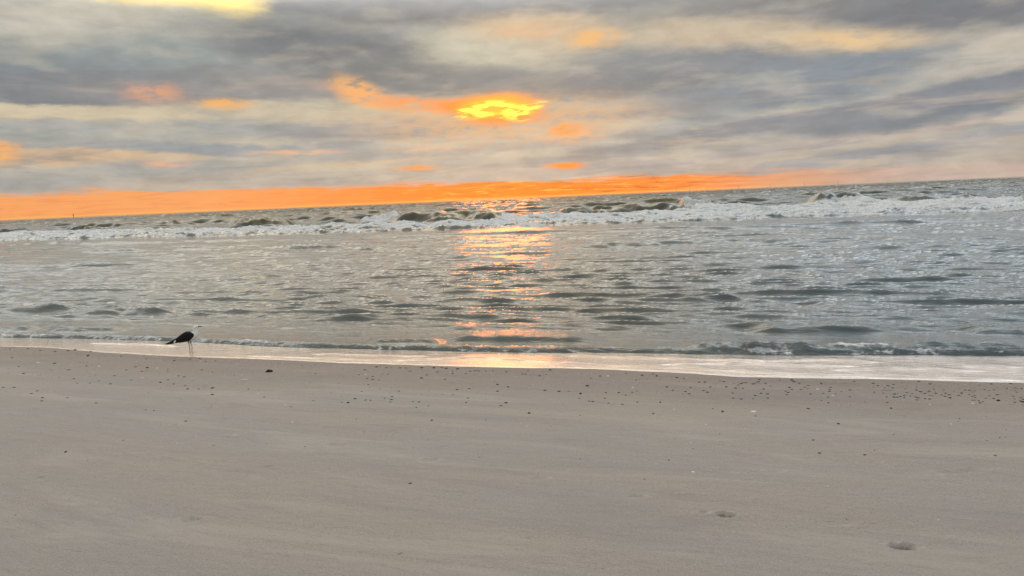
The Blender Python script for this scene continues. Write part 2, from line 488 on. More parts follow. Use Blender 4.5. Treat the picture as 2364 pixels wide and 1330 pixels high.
sand_me = grid_mesh('beach_sand', X, Y, Zs, {'damp': dampA, 'mark': markA})
link('beach_sand', sand_me, m_sand, kind='structure')

# ------------------------------------------------------------------ sea height field
class Ridge:
    """one wave crest: polyline seen in the photograph, real height a, front/back widths in metres"""
    def __init__(self, pts, a, wf, wb_, foam=0.0, zc=None, straight=True):
        zc = a if zc is None else zc
        p = np.array([on_plane(x, y, zc) for x, y in pts]); p = p[np.argsort(p[:, 0])]
        if straight:
            i = len(pts) // 2
            x0, y0 = on_plane(pts[i][0], pts[i][1], zc)
            sl = -.36 if y0 > 45 else -.28
            q = []
            for (px_, py_) in pts:
                d_ = ray(px_, py_); k_ = d_.x / d_.y
                yy = (y0 - sl * x0) / (1 - sl * k_)
                q.append((k_ * yy, yy))
            p = np.array(sorted(q))
        self.x, self.y, self.a, self.wf, self.wb, self.foam = p[:, 0], p[:, 1], a, wf, wb_, foam
        self.sl = 0.94
    def apply(self, X, Y, wob):
        x0, x1 = self.x[0], self.x[-1]; L = x1 - x0
        m = (X > x0 - .01 * L) & (X < x1 + .01 * L)
        out_ = np.zeros_like(X); fo = np.zeros_like(X)
        if not m.any(): return out_, fo
        xs = X[m]
        t = (Y[m] - np.interp(xs, self.x, self.y)) * self.sl + wob[m] * self.wf * .8
        q = (xs - x0) / L
        env = 1.25 * (sstep(q, 0, .22) * sstep(1 - q, 0, .22)) ** .7
        env = env * (1 + .35 * fbm(xs / L * 7 + self.a * 50, xs * 0 + self.y[0], 2))
        prof = np.where(t < 0, np.exp(-(t / self.wf) ** 2), np.exp(-(t / self.wb) ** 2))
        out_[m] = self.a * env * prof
        fo[m] = self.foam * env * np.exp(-((t + self.wf * .3) / (self.wf * 1.1)) ** 2)
        return out_, fo

RIDGES = [
 Ridge([(1290, 566), (1400, 560), (1600, 552), (1750, 548), (1930, 546)], .22, .5, 1.6, straight=False),
 Ridge([(1800, 560), (2000, 556), (2200, 553)], .10, .5, 1.6),
 Ridge([(390, 579), (470, 571), (555, 578)], .16, .45, 1.2), Ridge([(180, 584), (260, 576), (340, 583)], .16, .45, 1.2),
 Ridge([(640, 573), (740, 568), (810, 573)], .13, .4, 1.2), Ridge([(820, 578), (900, 570), (990, 576)], .14, .4, 1.2),
 Ridge([(1000, 600), (1090, 596), (1180, 600)], .09, .35, 1.0),
 Ridge([(160, 718), (240, 712), (300, 713), (400, 720)], .10, .20, .7), Ridge([(20, 715), (90, 709), (170, 716)], .09, .18, .7),
 Ridge([(110, 764), (200, 754), (290, 764)], .10, .16, .5), Ridge([(-60, 760), (0, 751), (50, 753), (82, 763)], .10, .16, .5, .15),
 Ridge([(840, 793), (890, 784), (970, 784), (1030, 792)], .09, .14, .45, .25),
 Ridge([(1010, 790), (1100, 779), (1200, 777), (1300, 780), (1410, 790)], .11, .16, .6),
 Ridge([(1580, 806), (1660, 797), (1760, 797), (1850, 798), (1925, 806)], .10, .13, .5, .3),
 Ridge([(1890, 806), (1980, 799), (2080, 802)], .08, .14, .5, .5),
 Ridge([(2060, 803), (2150, 794), (2260, 794), (2380, 802)], .11, .16, .6),
 Ridge([(1720, 770), (1800, 758), (1850, 757), (1920, 752), (2000, 756), (2090, 766)], .10, .20, .6),
 Ridge([(290, 668), (340, 660), (400, 667)], .10, .25, .8), Ridge([(500, 640), (580, 634), (660, 640)], .09, .25, .8),
 Ridge([(1600, 632), (1700, 628), (1790, 632)], .09, .3, .9), Ridge([(1880, 700), (1980, 695), (2060, 700)], .08, .22, .7),
 Ridge([(1560, 690), (1640, 684), (1720, 690)], .07, .22, .7), Ridge([(700, 690), (780, 686), (860, 692)], .07, .22, .7),
 Ridge([(2230, 760), (2300, 756), (2380, 760)], .07, .16, .5),
 # swell standing up behind the surf
 Ridge([(120, 528), (200, 520), (300, 515), (440, 520), (500, 527)], 1.0, 2.6, 7),
 Ridge([(530, 520), (590, 506), (620, 507), (670, 519)], 1.0, 2.4, 6, .25),
 Ridge([(830, 508), (870, 499), (905, 500), (930, 508)], .9, 2.0, 5, 1.0),
 Ridge([(880, 508), (960, 496), (1060, 495), (1130, 497), (1200, 505)], 1.0, 2.4, 6, .1),
 Ridge([(1250, 492), (1330, 483), (1430, 479), (1540, 477), (1620, 482)], .95, 2.4, 6),
 Ridge([(1570, 484), (1610, 474), (1650, 474)], .9, 1.8, 5, 1.2),
 Ridge([(1600, 484), (1650, 471), (1710, 473), (1760, 482)], .95, 2.2, 5),
 Ridge([(1850, 468), (1910, 455), (1980, 456), (2030, 466)], 1.1, 2.2, 5, .12),
 Ridge([(2050, 464), (2120, 456), (2200, 455), (2280, 460)], .7, 2, 5),
 Ridge([(-80, 522), (0, 514), (70, 513), (110, 520)], .8, 2.4, 6),
 # low lines shoreward of the surf
 Ridge([(-100, 572), (0, 565), (60, 557), (90, 558), (200, 562), (400, 556), (700, 548)], .16, .6, 1.4, straight=False),
 Ridge([(640, 552), (900, 543), (1200, 535), (1500, 526), (1800, 516)], .15, .5, 1.2, straight=False),
 Ridge([(1500, 530), (1800, 519), (2100, 509), (2420, 499)], .16, .5, 1.2, straight=False),
 Ridge([(150, 545), (230, 539), (260, 540)], .3, 1.0, 2.0, .3), Ridge([(-20, 548), (50, 544), (110, 541), (125, 544)], .3, 1.0, 2.0, .3),
]
# surf: foot and crest of the broken water
FOOT = curve([(0, 555), (120, 553), (300, 548), (500, 545), (900, 534), (1200, 523), (1500, 513), (1800, 503), (2100, 494), (2364, 487)], 0.05)
CREST_Z = 0.55
CREST = curve([(0, 538), (160, 533), (400, 530), (600, 525), (900, 515), (1120, 510), (1180, 498), (1400, 493), (1600, 485), (1700, 479),
               (1900, 472), (2050, 466), (2200, 461), (2364, 458)], CREST_Z)
LIP = curve([(0, 771), (200, 774), (440, 779), (640, 788), (900, 797), (1160, 799), (1400, 801), (1600, 803), (1900, 806),
             (2100, 806), (2364, 808)], 0.05)

SEA_STEP = .0040
yr = []
d = 7.5
while d < 170: yr.append(d); d += max(.032, d * SEA_STEP)
k = SEA_STEP
while d < 1300: yr.append(d); k = min(k * 1.01, .006); d += min(d * k, 4.0)
while d < 30000: yr.append(d); k = min(k * 1.05, .12); d += d * k
yr = np.array(yr)
tt = np.linspace(-.80, .80, 720)
te = np.array([.83, .88, .95, 1.05, 1.2, 1.5, 2.0, 3.0])
tt = np.concatenate([-te[::-1], tt, te])
X = tt[None, :] * yr[:, None]
Y = yr[:, None] * np.ones_like(X)
U = X * .94 - Y * .34; V = X * .34 + Y * .94
sea_s = Y - Lc(X)                       # metres seaward of the lip
foot, crest = FOOT(X), CREST(X)
outer = sstep(Y - crest, -2, 18)
lagoon = 1 - outer
step = np.maximum(.032, Y * SEA_STEP)
step = np.where(Y > 170, np.minimum(Y * .006, 4.0), step)
step = np.where(Y > 1300, Y * .01, step)
wx_ = fbm(U * .11, V * .11, 3); wy_ = fbm(U * .13 + 40, V * .13, 3)
Z = np.zeros_like(X)
patchA = np.clip(.95 + .6 * fbm(U * .05, V * .16, 3), .55, 1.4)
def waves(lams, slope, spread, amp_mask, warp, sharp):
    global Z
    for lam in lams:
        keep = sstep(lam / step, 2.2, 4.5)
        if keep.max() <= 0: continue
        th = math.radians(RNG.normal(0, spread))
        kx, ky = math.sin(th), -math.cos(th)
        kk = 2 * math.pi / lam
        a_ = slope / kk
        ph = kk * (U * kx + V * ky) + RNG.rand() * 6.28 + warp * (wx_ * kx + wy_ * ky) * min(kk, 4.0) + 1.5 * wx_
        grp = .72 + .28 * np.sin(ph * RNG.uniform(.13, .22) + U * kk * .15 + RNG.rand() * 6)
        c_ = np.cos(ph)
        Z += amp_mask * keep * grp * a_ * (c_ + sharp * np.cos(2 * ph))
shal = sstep(sea_s, .3, 4.0)
bright = 1 - .55 * np.exp(-((Y - foot + 6) / 5.0) ** 2)
waves(np.geomspace(.22, .5, 16), .135, 10, lagoon * shal * patchA * bright, .5, .25)
waves(np.geomspace(.5, 1.3, 24), .072, 8, lagoon * shal * patchA * bright, .5, .25)
waves(np.geomspace(1.3, 3.2, 12), .030, 8, lagoon * shal * patchA * bright, .6, .2)
waves(np.geomspace(1.2, 7, 16), .10, 26, outer * patchA, .8, .2)
waves(np.geomspace(7, 30, 14), .075, 20, outer * sstep(Y, 90, 160) * (1 - sstep(Y, 1500, 6000)), 1.0, .15)
waves(np.geomspace(9, 24, 4), .02, 14, outer * (1 - sstep(Y, 90, 160)), 1.0, .15)
Z *= 1 - .6 * sstep(Y, 900, 3000)

foam = np.zeros_like(X)
wob = fbm(U * .35, V * .35, 3)
wobn = fbm(U * 1.3, V * 1.3, 2) * .6
for r_ in RIDGES:
    far = r_.y.mean() > 45
    h_, f_ = r_.apply(X, Y, wob if far else wobn)
    Z += h_ * (1.0 if far else .75)
    foam = np.maximum(foam, f_)
# broken surf
tS = (Y - foot + wob * 1.6) / np.maximum(crest - foot, 3)
rise = sstep(tS, -.02, .10) * .16 + sstep(tS, .25, 1.0) * (CREST_Z - .16)
back = np.exp(-np.clip((tS - 1) * (crest - foot), 0, None) / 5.0)
rise = np.where(tS > 1, CREST_Z * back, rise)
lum = fbm(U * .35, V * .6, 5, .62)
lum2 = fbm(U * 1.8, V * 1.8, 3, .6)
inS = sstep(tS, -.02, .06) * (1 - sstep(tS, 1.0, 1.10))
Z = Z * (1 - .6 * inS) + rise * (1 + .35 * wob) + inS * (.34 * lum + .16 * np.abs(lum2) + .05 * np.abs(perlin(U * 3.2, V * 3.2)))
dens = .30 + .80 * sstep(tS, .15, .7) + .25 * np.exp(-((tS - .05) / .08) ** 2)
lowamt = .55 + .55 * sstep(X, -45, 25)
str_ = fbm(U * .22, V * .9, 4, .6)
foam = np.maximum(foam, inS * np.clip(-.25 * (1 - sstep(tS, 0, .45)) + dens * lowamt + 1.6 * str_ + .30 - .4 * sstep(-lum, .12, .5), 0, 1.2))
# scraps of foam drifting shoreward of the surf
foam = np.maximum(foam, .55 * np.exp(-((tS + .12) / .14) ** 2) * sstep(fbm(U * .2 + 7, V * 1.4, 4), .05, .5))
# whitecaps out at sea
wc = fbm(U * .06, V * .22, 4, .6)
foam = np.maximum(foam, .6 * outer * sstep(wc, .72, .95) * (1 - sstep(Y, 400, 1200)))
# little lip running up the beach
lip = LIP(X)
tl = (Y - Lc(X) + .06 * wobn) / np.maximum(lip - Lc(X), .15)
h = np.where(tl < 1, .065 * sstep(tl, -.05, .55), .065 * np.exp(-np.clip(tl - 1, 0, 50) * .7))
inL = sstep(tl, -.05, .1) * (1 - sstep(tl, .9, 1.25))
Z += h * (1 + .3 * wobn) + inL * (.018 * fbm(U * 5, V * 7, 3, .6) + .01 * np.abs(perlin(U * 16, V * 16)))
lipf = .62 * inL * np.clip(.62 + .9 * fbm(U * 1.2, V * 3.0, 4, .65) + .25 * sstep(-X, -4, 6), 0, .9)
foam = np.maximum(foam, lipf)
Z = np.where(tl < 0, np.maximum(-.25, Z + tl * .12), Z)
Z = np.where(sea_s < -.1, -.25, Z)
unres = sstep(Y, 60, 600)
sea_me = grid_mesh('sea', X, Y, Z - np.minimum(0, Y * 0), {'foam': foam, 'far': unres, 'murk': sstep(Z, .25, .9) * outer, 'outer': outer})

m_sea, n, out = mat_new('sea_water')
geo = n.new('ShaderNodeNewGeometry'); pos = geo.outputs['Position']
fo = attr(n, 'foam'); farA = attr(n, 'far'); murk = attr(n, 'murk')
fn = n.noise(rotated(n, pos, 1.0, 1.6), 2.2, 6, .7, .6)[0]
fn2 = n.noise(rotated(n, pos, 1.0, 1.5), 9.0, 4, .65, .3)[0]
fm = n.math('ADD', n.math('MULTIPLY', n.math('SUBTRACT', fn, .5), 1.5), n.math('MULTIPLY', n.math('SUBTRACT', fn2, .5), .7))
fmask = n.ramp(n.math('ADD', fo, fm), .42, .78)
fmask = n.math('MULTIPLY', fmask, n.ramp(fo, .03, .25))
r1 = n.noise(rotated(n, pos, 1.6, 7.0), 1.0, 5, .62, .35)[0]
r2 = n.noise(rotated(n, pos, 9.0, 20.0), 1.0, 4, .6, .3)[0]
rf = n.noise(rotated(n, pos, .35, 1.1), 1.0, 7, .68, .3)[0]
bA = bump(n, r1, .05, .6)
bA = bump(n, r2, .006, .4, bA)
fb = n.new('ShaderNodeBump'); n.link(rf, fb.inputs['Height']); fb.inputs['Distance'].default_value = 1.1
n.link(farA, fb.inputs['Strength']); n.link(bA, fb.inputs['Normal'])
wcol = n.mix(murk, (.034, .050, .052), (.085, .072, .030))
pw = principled(n, wcol, .04, n.ramp(attr(n, 'outer'), 0, 1, .5, .14, False), n.ramp(attr(n, 'outer'), 0, 1, 1.52, 1.33, False), fb.outputs[0])
fl = n.noise(rotated(n, pos, .5, 1.6), 1.0, 6, .7, .4)[0]
fcol = n.mix(n.ramp(fn2, .35, .65), (.52, .54, .56), (.84, .85, .86))
fcol = n.mix(n.ramp(fl, .52, .36, 0, .75), fcol, (.30, .33, .35))
bf = bump(n, fn2, .04, .5)
bf = bump(n, fn, .2, .6, bf)
pf = principled(n, fcol, .75, .3, 1.33, bf)
ms = n.new('ShaderNodeMixShader')
n.link(fmask, ms.inputs[0]); n.link(pw.outputs[0], ms.inputs[1]); n.link(pf.outputs[0], ms.inputs[2])
n.link(ms.outputs[0], out.inputs[0])
link('sea', sea_me, m_sea, kind='structure')

# ------------------------------------------------------------------ swash film on the sand
xs = np.linspace(-24, 14, 900)
q = np.linspace(0, 1, 170)
wcv, lcv = Wc(xs), Lc(xs)
rag = .05 * fbm(xs * 2.0, xs * 0, 4) + .10 * fbm(xs * .4, xs * 0 + 5, 2)
Xw = np.ones_like(q)[:, None] * xs[None, :]
Y0 = wcv - .02 + rag * .5
Yw = Y0[None, :] + q[:, None] * (lcv + .25 - Y0)[None, :]
Zw = sand_height(Xw, Yw) + .006 * sstep(q, 0, .08)[:, None] - .002 * (1 - sstep(q, 0, .02))[:, None]
Uw = Xw * .94 - Yw * .34; Vw = Xw * .34 + Yw * .94
Zw += sstep(q, .03, .2)[:, None] * (.0016 * fbm(Uw * 1.4, Vw * 6, 4, .55))
SW = [[(560, 822), (900, 834), (1100, 826), (1150, 829), (1260, 838), (1400, 845), (1600, 852), (1720, 860), (1850, 866), (2050, 871), (2364, 880)],
      [(1300, 822), (1500, 828), (1640, 833), (1800, 838)], [(1650, 842), (1800, 836), (1900, 833), (2050, 838)],
      [(2200, 850), (2300, 848), (2400, 851)], [(700, 818), (850, 822), (1000, 825)], [(1500, 845), (1700, 840), (1850, 845), (2000, 850)],
      [(1900, 858), (2100, 852), (2300, 860)], [(200, 793), (350, 797), (420, 801)]]
for pts in SW:
    g_ = np.array([ground(a_, b_)[:2] for a_, b_ in pts]); g_ = g_[np.argsort(g_[:, 0])]
    t = Yw - np.interp(Xw, g_[:, 0], g_[:, 1]) + .04 * fbm(Xw * 3, Xw * 0 + g_[0, 1], 3)
    en = sstep(Xw, g_[0, 0], g_[0, 0] + .4) * (1 - sstep(Xw, g_[-1, 0] - .4, g_[-1, 0]))
    en = en * np.clip(.8 + 1.2 * fbm(Xw * 1.5, Xw * 0 + 3, 2), .1, 1.3)
    Zw += .018 * en * np.where(t < 0, np.exp(-(t / .016) ** 2), np.exp(-(t / .35) ** 2))
sw_me = grid_mesh('swash_water', Xw, Yw, Zw)
m_sw, n, out = mat_new('swash_film')
geo = n.new('ShaderNodeNewGeometry'); pos = geo.outputs['Position']
r1 = n.noise(rotated(n, pos, 3.0, 16.0), 1.0, 5, .65, .6)[0]
bA = bump(n, r1, .009, .9)
p = principled(n, (.68, .575, .50), .10, .5, 1.6, bA, .66)
n.link(p.outputs[0], out.inputs[0])
link('swash_water', sw_me, m_sw, kind='structure')
#STAGE2
# ------------------------------------------------------------------ materials for the small things
def simple(name, c1, c2, rough=.7, spec=.4, scale=40.0, bd=.002):
    m, n, out = mat_new(name)
    tcn = n.new('ShaderNodeTexCoord')
    ns = n.noise(tcn.outputs['Object'], scale, 4, .6)[0]
    p = principled(n, n.mix(n.ramp(ns, .35, .65), c1, c2), rough, spec, 1.45, bump(n, ns, bd, .6))
    n.link(p.outputs[0], out.inputs[0])
    return m
m_white = simple('white_feather', (.80, .80, .79), (.88, .88, .87), .8)
m_black = simple('black_feather', (.008, .008, .009), (.016, .015, .015), .75, .25)
m_bill = simple('bill_horn', (.10, .075, .03), (.05, .04, .03), .5)
m_leg = simple('leg_skin', (.24, .17, .09), (.17, .12, .07), .6)
m_eye = simple('eye_black', (.01, .01, .01), (.02, .02, .02), .2)
m_dark = simple('dark_shell', (.010, .009, .009), (.026, .023, .021), .6)
m_mid = simple('brown_shell', (.07, .06, .052), (.14, .12, .10), .7)
m_shell = simple('white_shell', (.62, .60, .57), (.78, .76, .72), .6)
m_pale = simple('wet_sand_lump', (.40, .36, .32), (.50, .46, .42), .8, .3, 30, .006)
m_wood = simple('wet_wood', (.035, .03, .026), (.07, .06, .05), .8)
m_straw = simple('pale_reed', (.50, .45, .38), (.38, .34, .28), .8)
m_steel = simple('weathered_steel', (.16, .10, .07), (.10, .07, .055), .6, .4, 1.0)
m_turb = simple('turbine_paint', (.45, .42, .40), (.52, .50, .48), .5, .4, .05)

def frame_between(d):
    d = d.normalized()
    a_ = Vector((0, 1, 0)) if abs(d.y) < .9 else Vector((1, 0, 0))
    s_ = d.cross(a_).normalized()
    return s_, s_.cross(d).normalized()

def loft(secs, seg=16, smooth=True):
    """secs: (point, half width along side, half height along normal); one closed skin through all of them"""
    bm = bmesh.new(); rings = []
    pts = [Vector(s_[0]) for s_ in secs]
    for i, (p_, hw, hh) in enumerate(secs):
        d_ = pts[min(i + 1, len(pts) - 1)] - pts[max(i - 1, 0)]
        s_, u_ = frame_between(d_)
        ring = [bm.verts.new(pts[i] + u_ * (math.cos(k * 2 * math.pi / seg) * hw) + s_ * (math.sin(k * 2 * math.pi / seg) * hh)) for k in range(seg)]
        rings.append(ring)
    for r0, r1_ in zip(rings[:-1], rings[1:]):
        for k in range(seg):
            bm.faces.new((r0[k], r0[(k + 1) % seg], r1_[(k + 1) % seg], r1_[k]))
    bm.faces.new(rings[0][::-1]); bm.faces.new(rings[-1])
    bmesh.ops.recalc_face_normals(bm, faces=bm.faces)
    for f_ in bm.faces: f_.smooth = smooth
    return bm
def mesh_of(bm, name):
    me = bpy.data.meshes.new(name); bm.to_mesh(me); bm.free(); return me
def sub(o, lv=1):
    m = o.modifiers.new('soft', 'SUBSURF'); m.levels = lv; m.render_levels = lv
    return o

# ------------------------------------------------------------------ the gull at the water's edge
gx, gy, gz = ground(440, 815)
gz = float(sand_height(np.array([gx]), np.array([gy]))[0]) + .004
gull = bpy.data.objects.new('seagull', None); COL.objects.link(gull)
gull.location = (gx, gy, gz)
az_g = math.atan2(gx, gy)
gull.rotation_euler = (0, 0, -az_g)
gs = (math.hypot(gx, gy) / 13.0)
K = 58.0 / .48                                  # photograph px per gull metre
K_real = F * math.cos(az_g) / gy
gull.scale = (K / K_real,) * 3
gull['label'] = 'black-backed gull with white head and breast standing in the shallow swash, facing right'
gull['category'] = 'bird'
def G3(px, py, y=0.0): return Vector(((px - 440) / K, y, (815 - py) / K))
body = loft([(G3(404, 790), .006, .004), (G3(410, 788), .022, .014), (G3(416, 786), .036, .028), (G3(424, 783), .060, .048), (G3(433, 781), .074, .072),
             (G3(441, 780.5), .076, .084), (G3(447, 779.5), .066, .080), (G3(451.5, 776.5), .052, .064), (G3(453, 772), .042, .047), (G3(453, 768), .034, .038),
             (G3(452.4, 764.5), .031, .034), (G3(453, 761.5), .033, .035), (G3(455.6, 760.3), .030, .031), (G3(458.3, 760.4), .019, .020), (G3(460, 760.6), .008, .010)], 18)
sub(link('body', mesh_of(body, 'gull_body'), m_white, gull))
for sgn in (-1, 1):
    off = sgn * .036
    wg = loft([(G3(450.5, 776.5, off), .020, .018), (G3(447, 777, off * 1.1), .036, .052), (G3(441, 777.6, off * 1.15), .044, .084), (G3(433, 779.8, off), .044, .088),
               (G3(425, 783, off * .8), .036, .068), (G3(416, 785.6, off * .55), .024, .042), (G3(405, 788.4, off * .35), .014, .020), (G3(396, 789.5, off * .25), .008, .008),
               (G3(391.5, 790, off * .2), .003, .003)], 14)
    wo_ = sub(link('wing', mesh_of(wg, 'gull_wing'), m_black, gull))
    tp = loft([(G3(415.5, 783.5, sgn * .034), .004, .004), (G3(412, 786, sgn * .036), .010, .012), (G3(410.5, 789, sgn * .034), .010, .012), (G3(409.5, 790.6, sgn * .030), .004, .004)], 8)
    link('tertial_patch', mesh_of(tp, 'gull_tertial'), m_white, wo_)
pr = loft([(G3(410, 790.5), .014, .007), (G3(400, 791.2), .012, .005), (G3(393, 791.6), .004, .002)], 8)
link('primary_tip', mesh_of(pr, 'gull_primary'), m_black, gull)
bl = loft([(G3(459, 760.5), .011, .012), (G3(462, 760.3), .008, .009), (G3(465, 760.2), .007, .008), (G3(466.8, 760.9), .004, .005), (G3(467.6, 762), .001, .001)], 8)
link('bill', mesh_of(bl, 'gull_bill'), m_bill, gull)
for sgn in (-1, 1):
    bm = bmesh.new(); bmesh.ops.create_uvsphere(bm, u_segments=8, v_segments=6, radius=.005)
    bmesh.ops.translate(bm, verts=bm.verts, vec=G3(456.4, 759.6, sgn * .027))
    link('eye', mesh_of(bm, 'gull_eye'), m_eye, gull)
for (x0, x1, x2, yy) in ((438.2, 439.4, 438.6, -.030), (442.0, 444.2, 442.8, .026)):
    lg = loft([(G3(x0, 788, yy), .016, .014), (G3(x0 + .3, 793, yy), .010, .010), (G3(x0 + .5, 797, yy), .0048, .0055), (G3(x1, 803, yy), .0042, .005), (G3(x1, 804.5, yy), .0055, .0062),
               (G3(x2 + .3, 809, yy), .0038, .0042), (G3(x2, 814.6, yy), .0050, .0052)], 8)
    lo = link('leg', mesh_of(lg, 'gull_leg'), m_leg, gull)
    bm = bmesh.new()
    c0 = bm.verts.new(G3(x2 - .6, 814.2, yy)); c1 = bm.verts.new(G3(x2 - .6, 815, yy))
    fan = [bm.verts.new(G3(x2 + 5.2, 815, yy - .026)), bm.verts.new(G3(x2 + 4.0, 814.9, yy - .012)), bm.verts.new(G3(x2 + 6.4, 815, yy)),
           bm.verts.new(G3(x2 + 4.0, 814.9, yy + .012)), bm.verts.new(G3(x2 + 5.2, 815, yy + .026))]
    for a_, b_ in zip(fan[:-1], fan[1:]): bm.faces.new((c0, a_, b_)); bm.faces.new((c1, b_, a_))
    link('foot', mesh_of(bm, 'gull_foot'), m_leg, lo)

# ------------------------------------------------------------------ beach litter
def lump_mesh(name, seed, sx_, sy_, sz_, lv=2, rough_=.25, cut=-.2, shell=False):
    rr = random.Random(seed)
    bm = bmesh.new(); bmesh.ops.create_icosphere(bm, subdivisions=lv, radius=1)
    ph = [rr.uniform(0, 6) for _ in range(6)]
    for v in bm.verts:
        c = v.co
        k_ = 1 + rough_ * (math.sin(2.3 * c.x + ph[0]) * .5 + math.sin(3.1 * c.y + ph[1]) * .4 + math.sin(4.3 * c.z + 2.1 * c.x + ph[2]) * .4 + .25 * math.sin(7 * c.x + 5 * c.y + ph[3]))
        v.co = Vector((c.x * sx_ * k_, c.y * sy_ * k_, max(c.z, cut) * sz_ * k_))
    if shell:
        for v in bm.verts:
            a_ = math.atan2(v.co.y, v.co.x)
            v.co.z += .05 * sz_ * math.sin(a_ * 14)
            if v.co.x < 0: v.co.y *= 1 + .5 * v.co.x / sx_
    for f_ in bm.faces: f_.smooth = True
    return mesh_of(bm, name)
PEB = [lump_mesh('pebble_%d' % i, i, 1, random.uniform(.6, .9), random.uniform(.45, .8)) for i in range(6)]
SHE = [lump_mesh('shell_%d' % i, 30 + i, 1, .8, .35, 2, .08, -.1, True) for i in range(3)]
def stick_mesh(name, seed, n=7, bend=.12, r=.03):
    rr = random.Random(seed); y = 0; z = 0; secs = []
    for i in range(n):
        t_ = i / (n - 1)
        y += rr.uniform(-bend, bend) * .5; z = r * .6 + rr.uniform(0, bend * .15)
        rad = r * (.35 + .65 * math.sin(math.pi * min(max(t_, .06), .94)))
        secs.append((Vector((t_ * 2 - 1, y, z)), rad, rad))
    return mesh_of(loft(secs, 6), name)

def place(name, me, px, py, size, mat, label, cat, group=None, rz=None, flat_=1.0, sink=.15):
    x, y, z = ground(px, py)
    z = float(sand_height(np.array([x]), np.array([y]))[0])
    if me.users == 0: me.materials.append(mat)
    o = bpy.data.objects.new(name, me); COL.objects.link(o)
    if me.materials and me.materials[0] is not mat or not me.materials:
        if not me.materials: me.materials.append(mat)
        o.material_slots[0].link = 'OBJECT'; o.material_slots[0].material = mat
    s_ = size / 2 * (y / F)                     # size is given in photograph px
    o.scale = (s_, s_, s_ * flat_)
    o.location = (x, y, z - s_ * flat_ * sink * .3)
    o.rotation_euler = (0, 0, random.uniform(0, 6.28) if rz is None else rz)
    o['label'] = label; o['category'] = cat
    if group: o['group'] = group
    return o

# singular pieces
place('seaweed_clump', lump_mesh('clump', 91, 1, .5, .55, 3, .5, -.05), 619, 860, 15, m_dark,
      'largest black clump on the damp sand, right of the gull, above a pale mound', 'seaweed', rz=.1)
place('sand_mound', lump_mesh('mound', 5, 1, .7, .42, 3, .06, -.05), 564, 879, 22, m_pale,
      'smooth pale domed lump half buried in the damp sand left of the black clump', 'lump', rz=0)
place('white_shell', SHE[0], 1403, 869, 9, m_shell, 'bright white shell just below the swash, near the middle of the shoreline', 'shell', rz=.3, flat_=1.9)
place('driftwood_stick', stick_mesh('stick_a', 3), 769, 935, 32, m_wood, 'thin dark bent stick lying alone on the sand left of centre, below the pebble line', 'stick', rz=-.5)
place('driftwood_stick', stick_mesh('stick_b', 4, r=.09, bend=.1), 923, 1277, 17, m_wood, 'short dark stick lying on bare sand nearest the camera, left of centre', 'stick', rz=.9)
place('driftwood_stick', stick_mesh('stick_c', 5, r=.1, bend=.1), 1955, 1198, 15, m_wood, 'short tilted dark stick between the two deep footprint hollows', 'stick', rz=1.1)
place('driftwood_stick', stick_mesh('stick_d', 6, r=.05, bend=.1), 620, 1078, 20, m_wood, 'wavy thin brown twig flat on the sand at mid height, left part of the beach', 'twig', rz=.3)
place('driftwood_stick', stick_mesh('stick_e', 7, r=.035, bend=.06), 2331, 936, 19, m_wood, 'straight dark stick at the lower right end of the pebble band', 'stick', rz=0)
place('reed_stem', stick_mesh('stick_f', 8, r=.04, bend=.05), 2022, 898, 26, m_straw, 'pale straw coloured reed stem among the pebbles at the left end of the dense band', 'reed', rz=-.15)
place('driftwood_stick', stick_mesh('stick_g', 9, r=.07, bend=.12), 2050, 902, 22, m_wood, 'dark stick touching the right end of the pale reed stem', 'stick', rz=-.25)
place('driftwood_stick', stick_mesh('stick_h', 10, r=.035, bend=.1), 85, 1106, 32, m_mid, 'long faint brown twig low on the sand at the left edge', 'twig', rz=.4)
place('reed_stem', stick_mesh('stick_i', 12, r=.08, bend=.05), 2263, 1054, 16, m_straw, 'short pale reed piece on bare sand towards the right edge', 'reed', rz=.05)
place('shell_heap', PEB[0], 947, 1116, 9, m_dark, 'small dark stone with a thin trail in the sand behind it, low centre left', 'stone', rz=.4)
place('trail_twig', stick_mesh('stick_j', 14, r=.02, bend=.04), 985, 1114, 66, m_mid, 'long hair thin twig trailing right from a small dark stone', 'twig', rz=.12)
BIG = [(98, 919, 8, 'lone black stone on the sand near the left edge, a little under the pebble line'),
       (490, 896, 9, 'upper of two close black stones directly under the gull'),
       (490, 912, 8, 'black stone directly under the gull, lower one of two close together'),
       (1340, 909, 9, 'biggest black stone near the centre right, above a pair of joined brown ones'),
       (1668, 950, 9, 'big black stone with a humped back just below the pebble band, right of centre'),
       (1892, 1047, 9, 'left one of two level black stones on the bare right sand'),
       (1996, 1051, 9, 'right one of two level black stones on the bare right sand'),
       (1936, 978, 8, 'black stone above the pair of black stones on the bare right sand'),
       (1877, 1017, 7, 'small black stone just up and left of the level pair on the right'),
       (2304, 927, 11, 'largest black stone of the dense pebble band near the right edge'),
       (2361, 930, 9, 'black stone cut by the right edge at the end of the pebble band'),
       (2288, 887, 8, 'black stone touching the edge of the wet swash at the far right'),
       (842, 855, 7, 'round black stone under the swash, above a white shell chip, left of centre'),
       (1168, 933, 9, 'black stone with a white chip at its right side, just left of centre'),
       (997, 972, 8, 'flat dark stone alone on lighter sand left of centre'),
       (1222, 957, 9, 'flat dark stone alone on lighter sand at the centre'),
       (152, 1048, 8, 'dark stone alone on the left sand, above the faint twig'),
       (429, 973, 7, 'small dark stone alone on the left sand, under the two below the gull'),
       (1544, 1064, 6, 'tiny black stone alone on the sand right of centre'),
       (2298, 1052, 7, 'dark stone right of the short pale reed piece')]
for i, (px, py, sz_, lb) in enumerate(BIG):
    place('stone', PEB[i % 6], px, py, sz_, m_dark, lb, 'stone', 'dark stones on the sand')
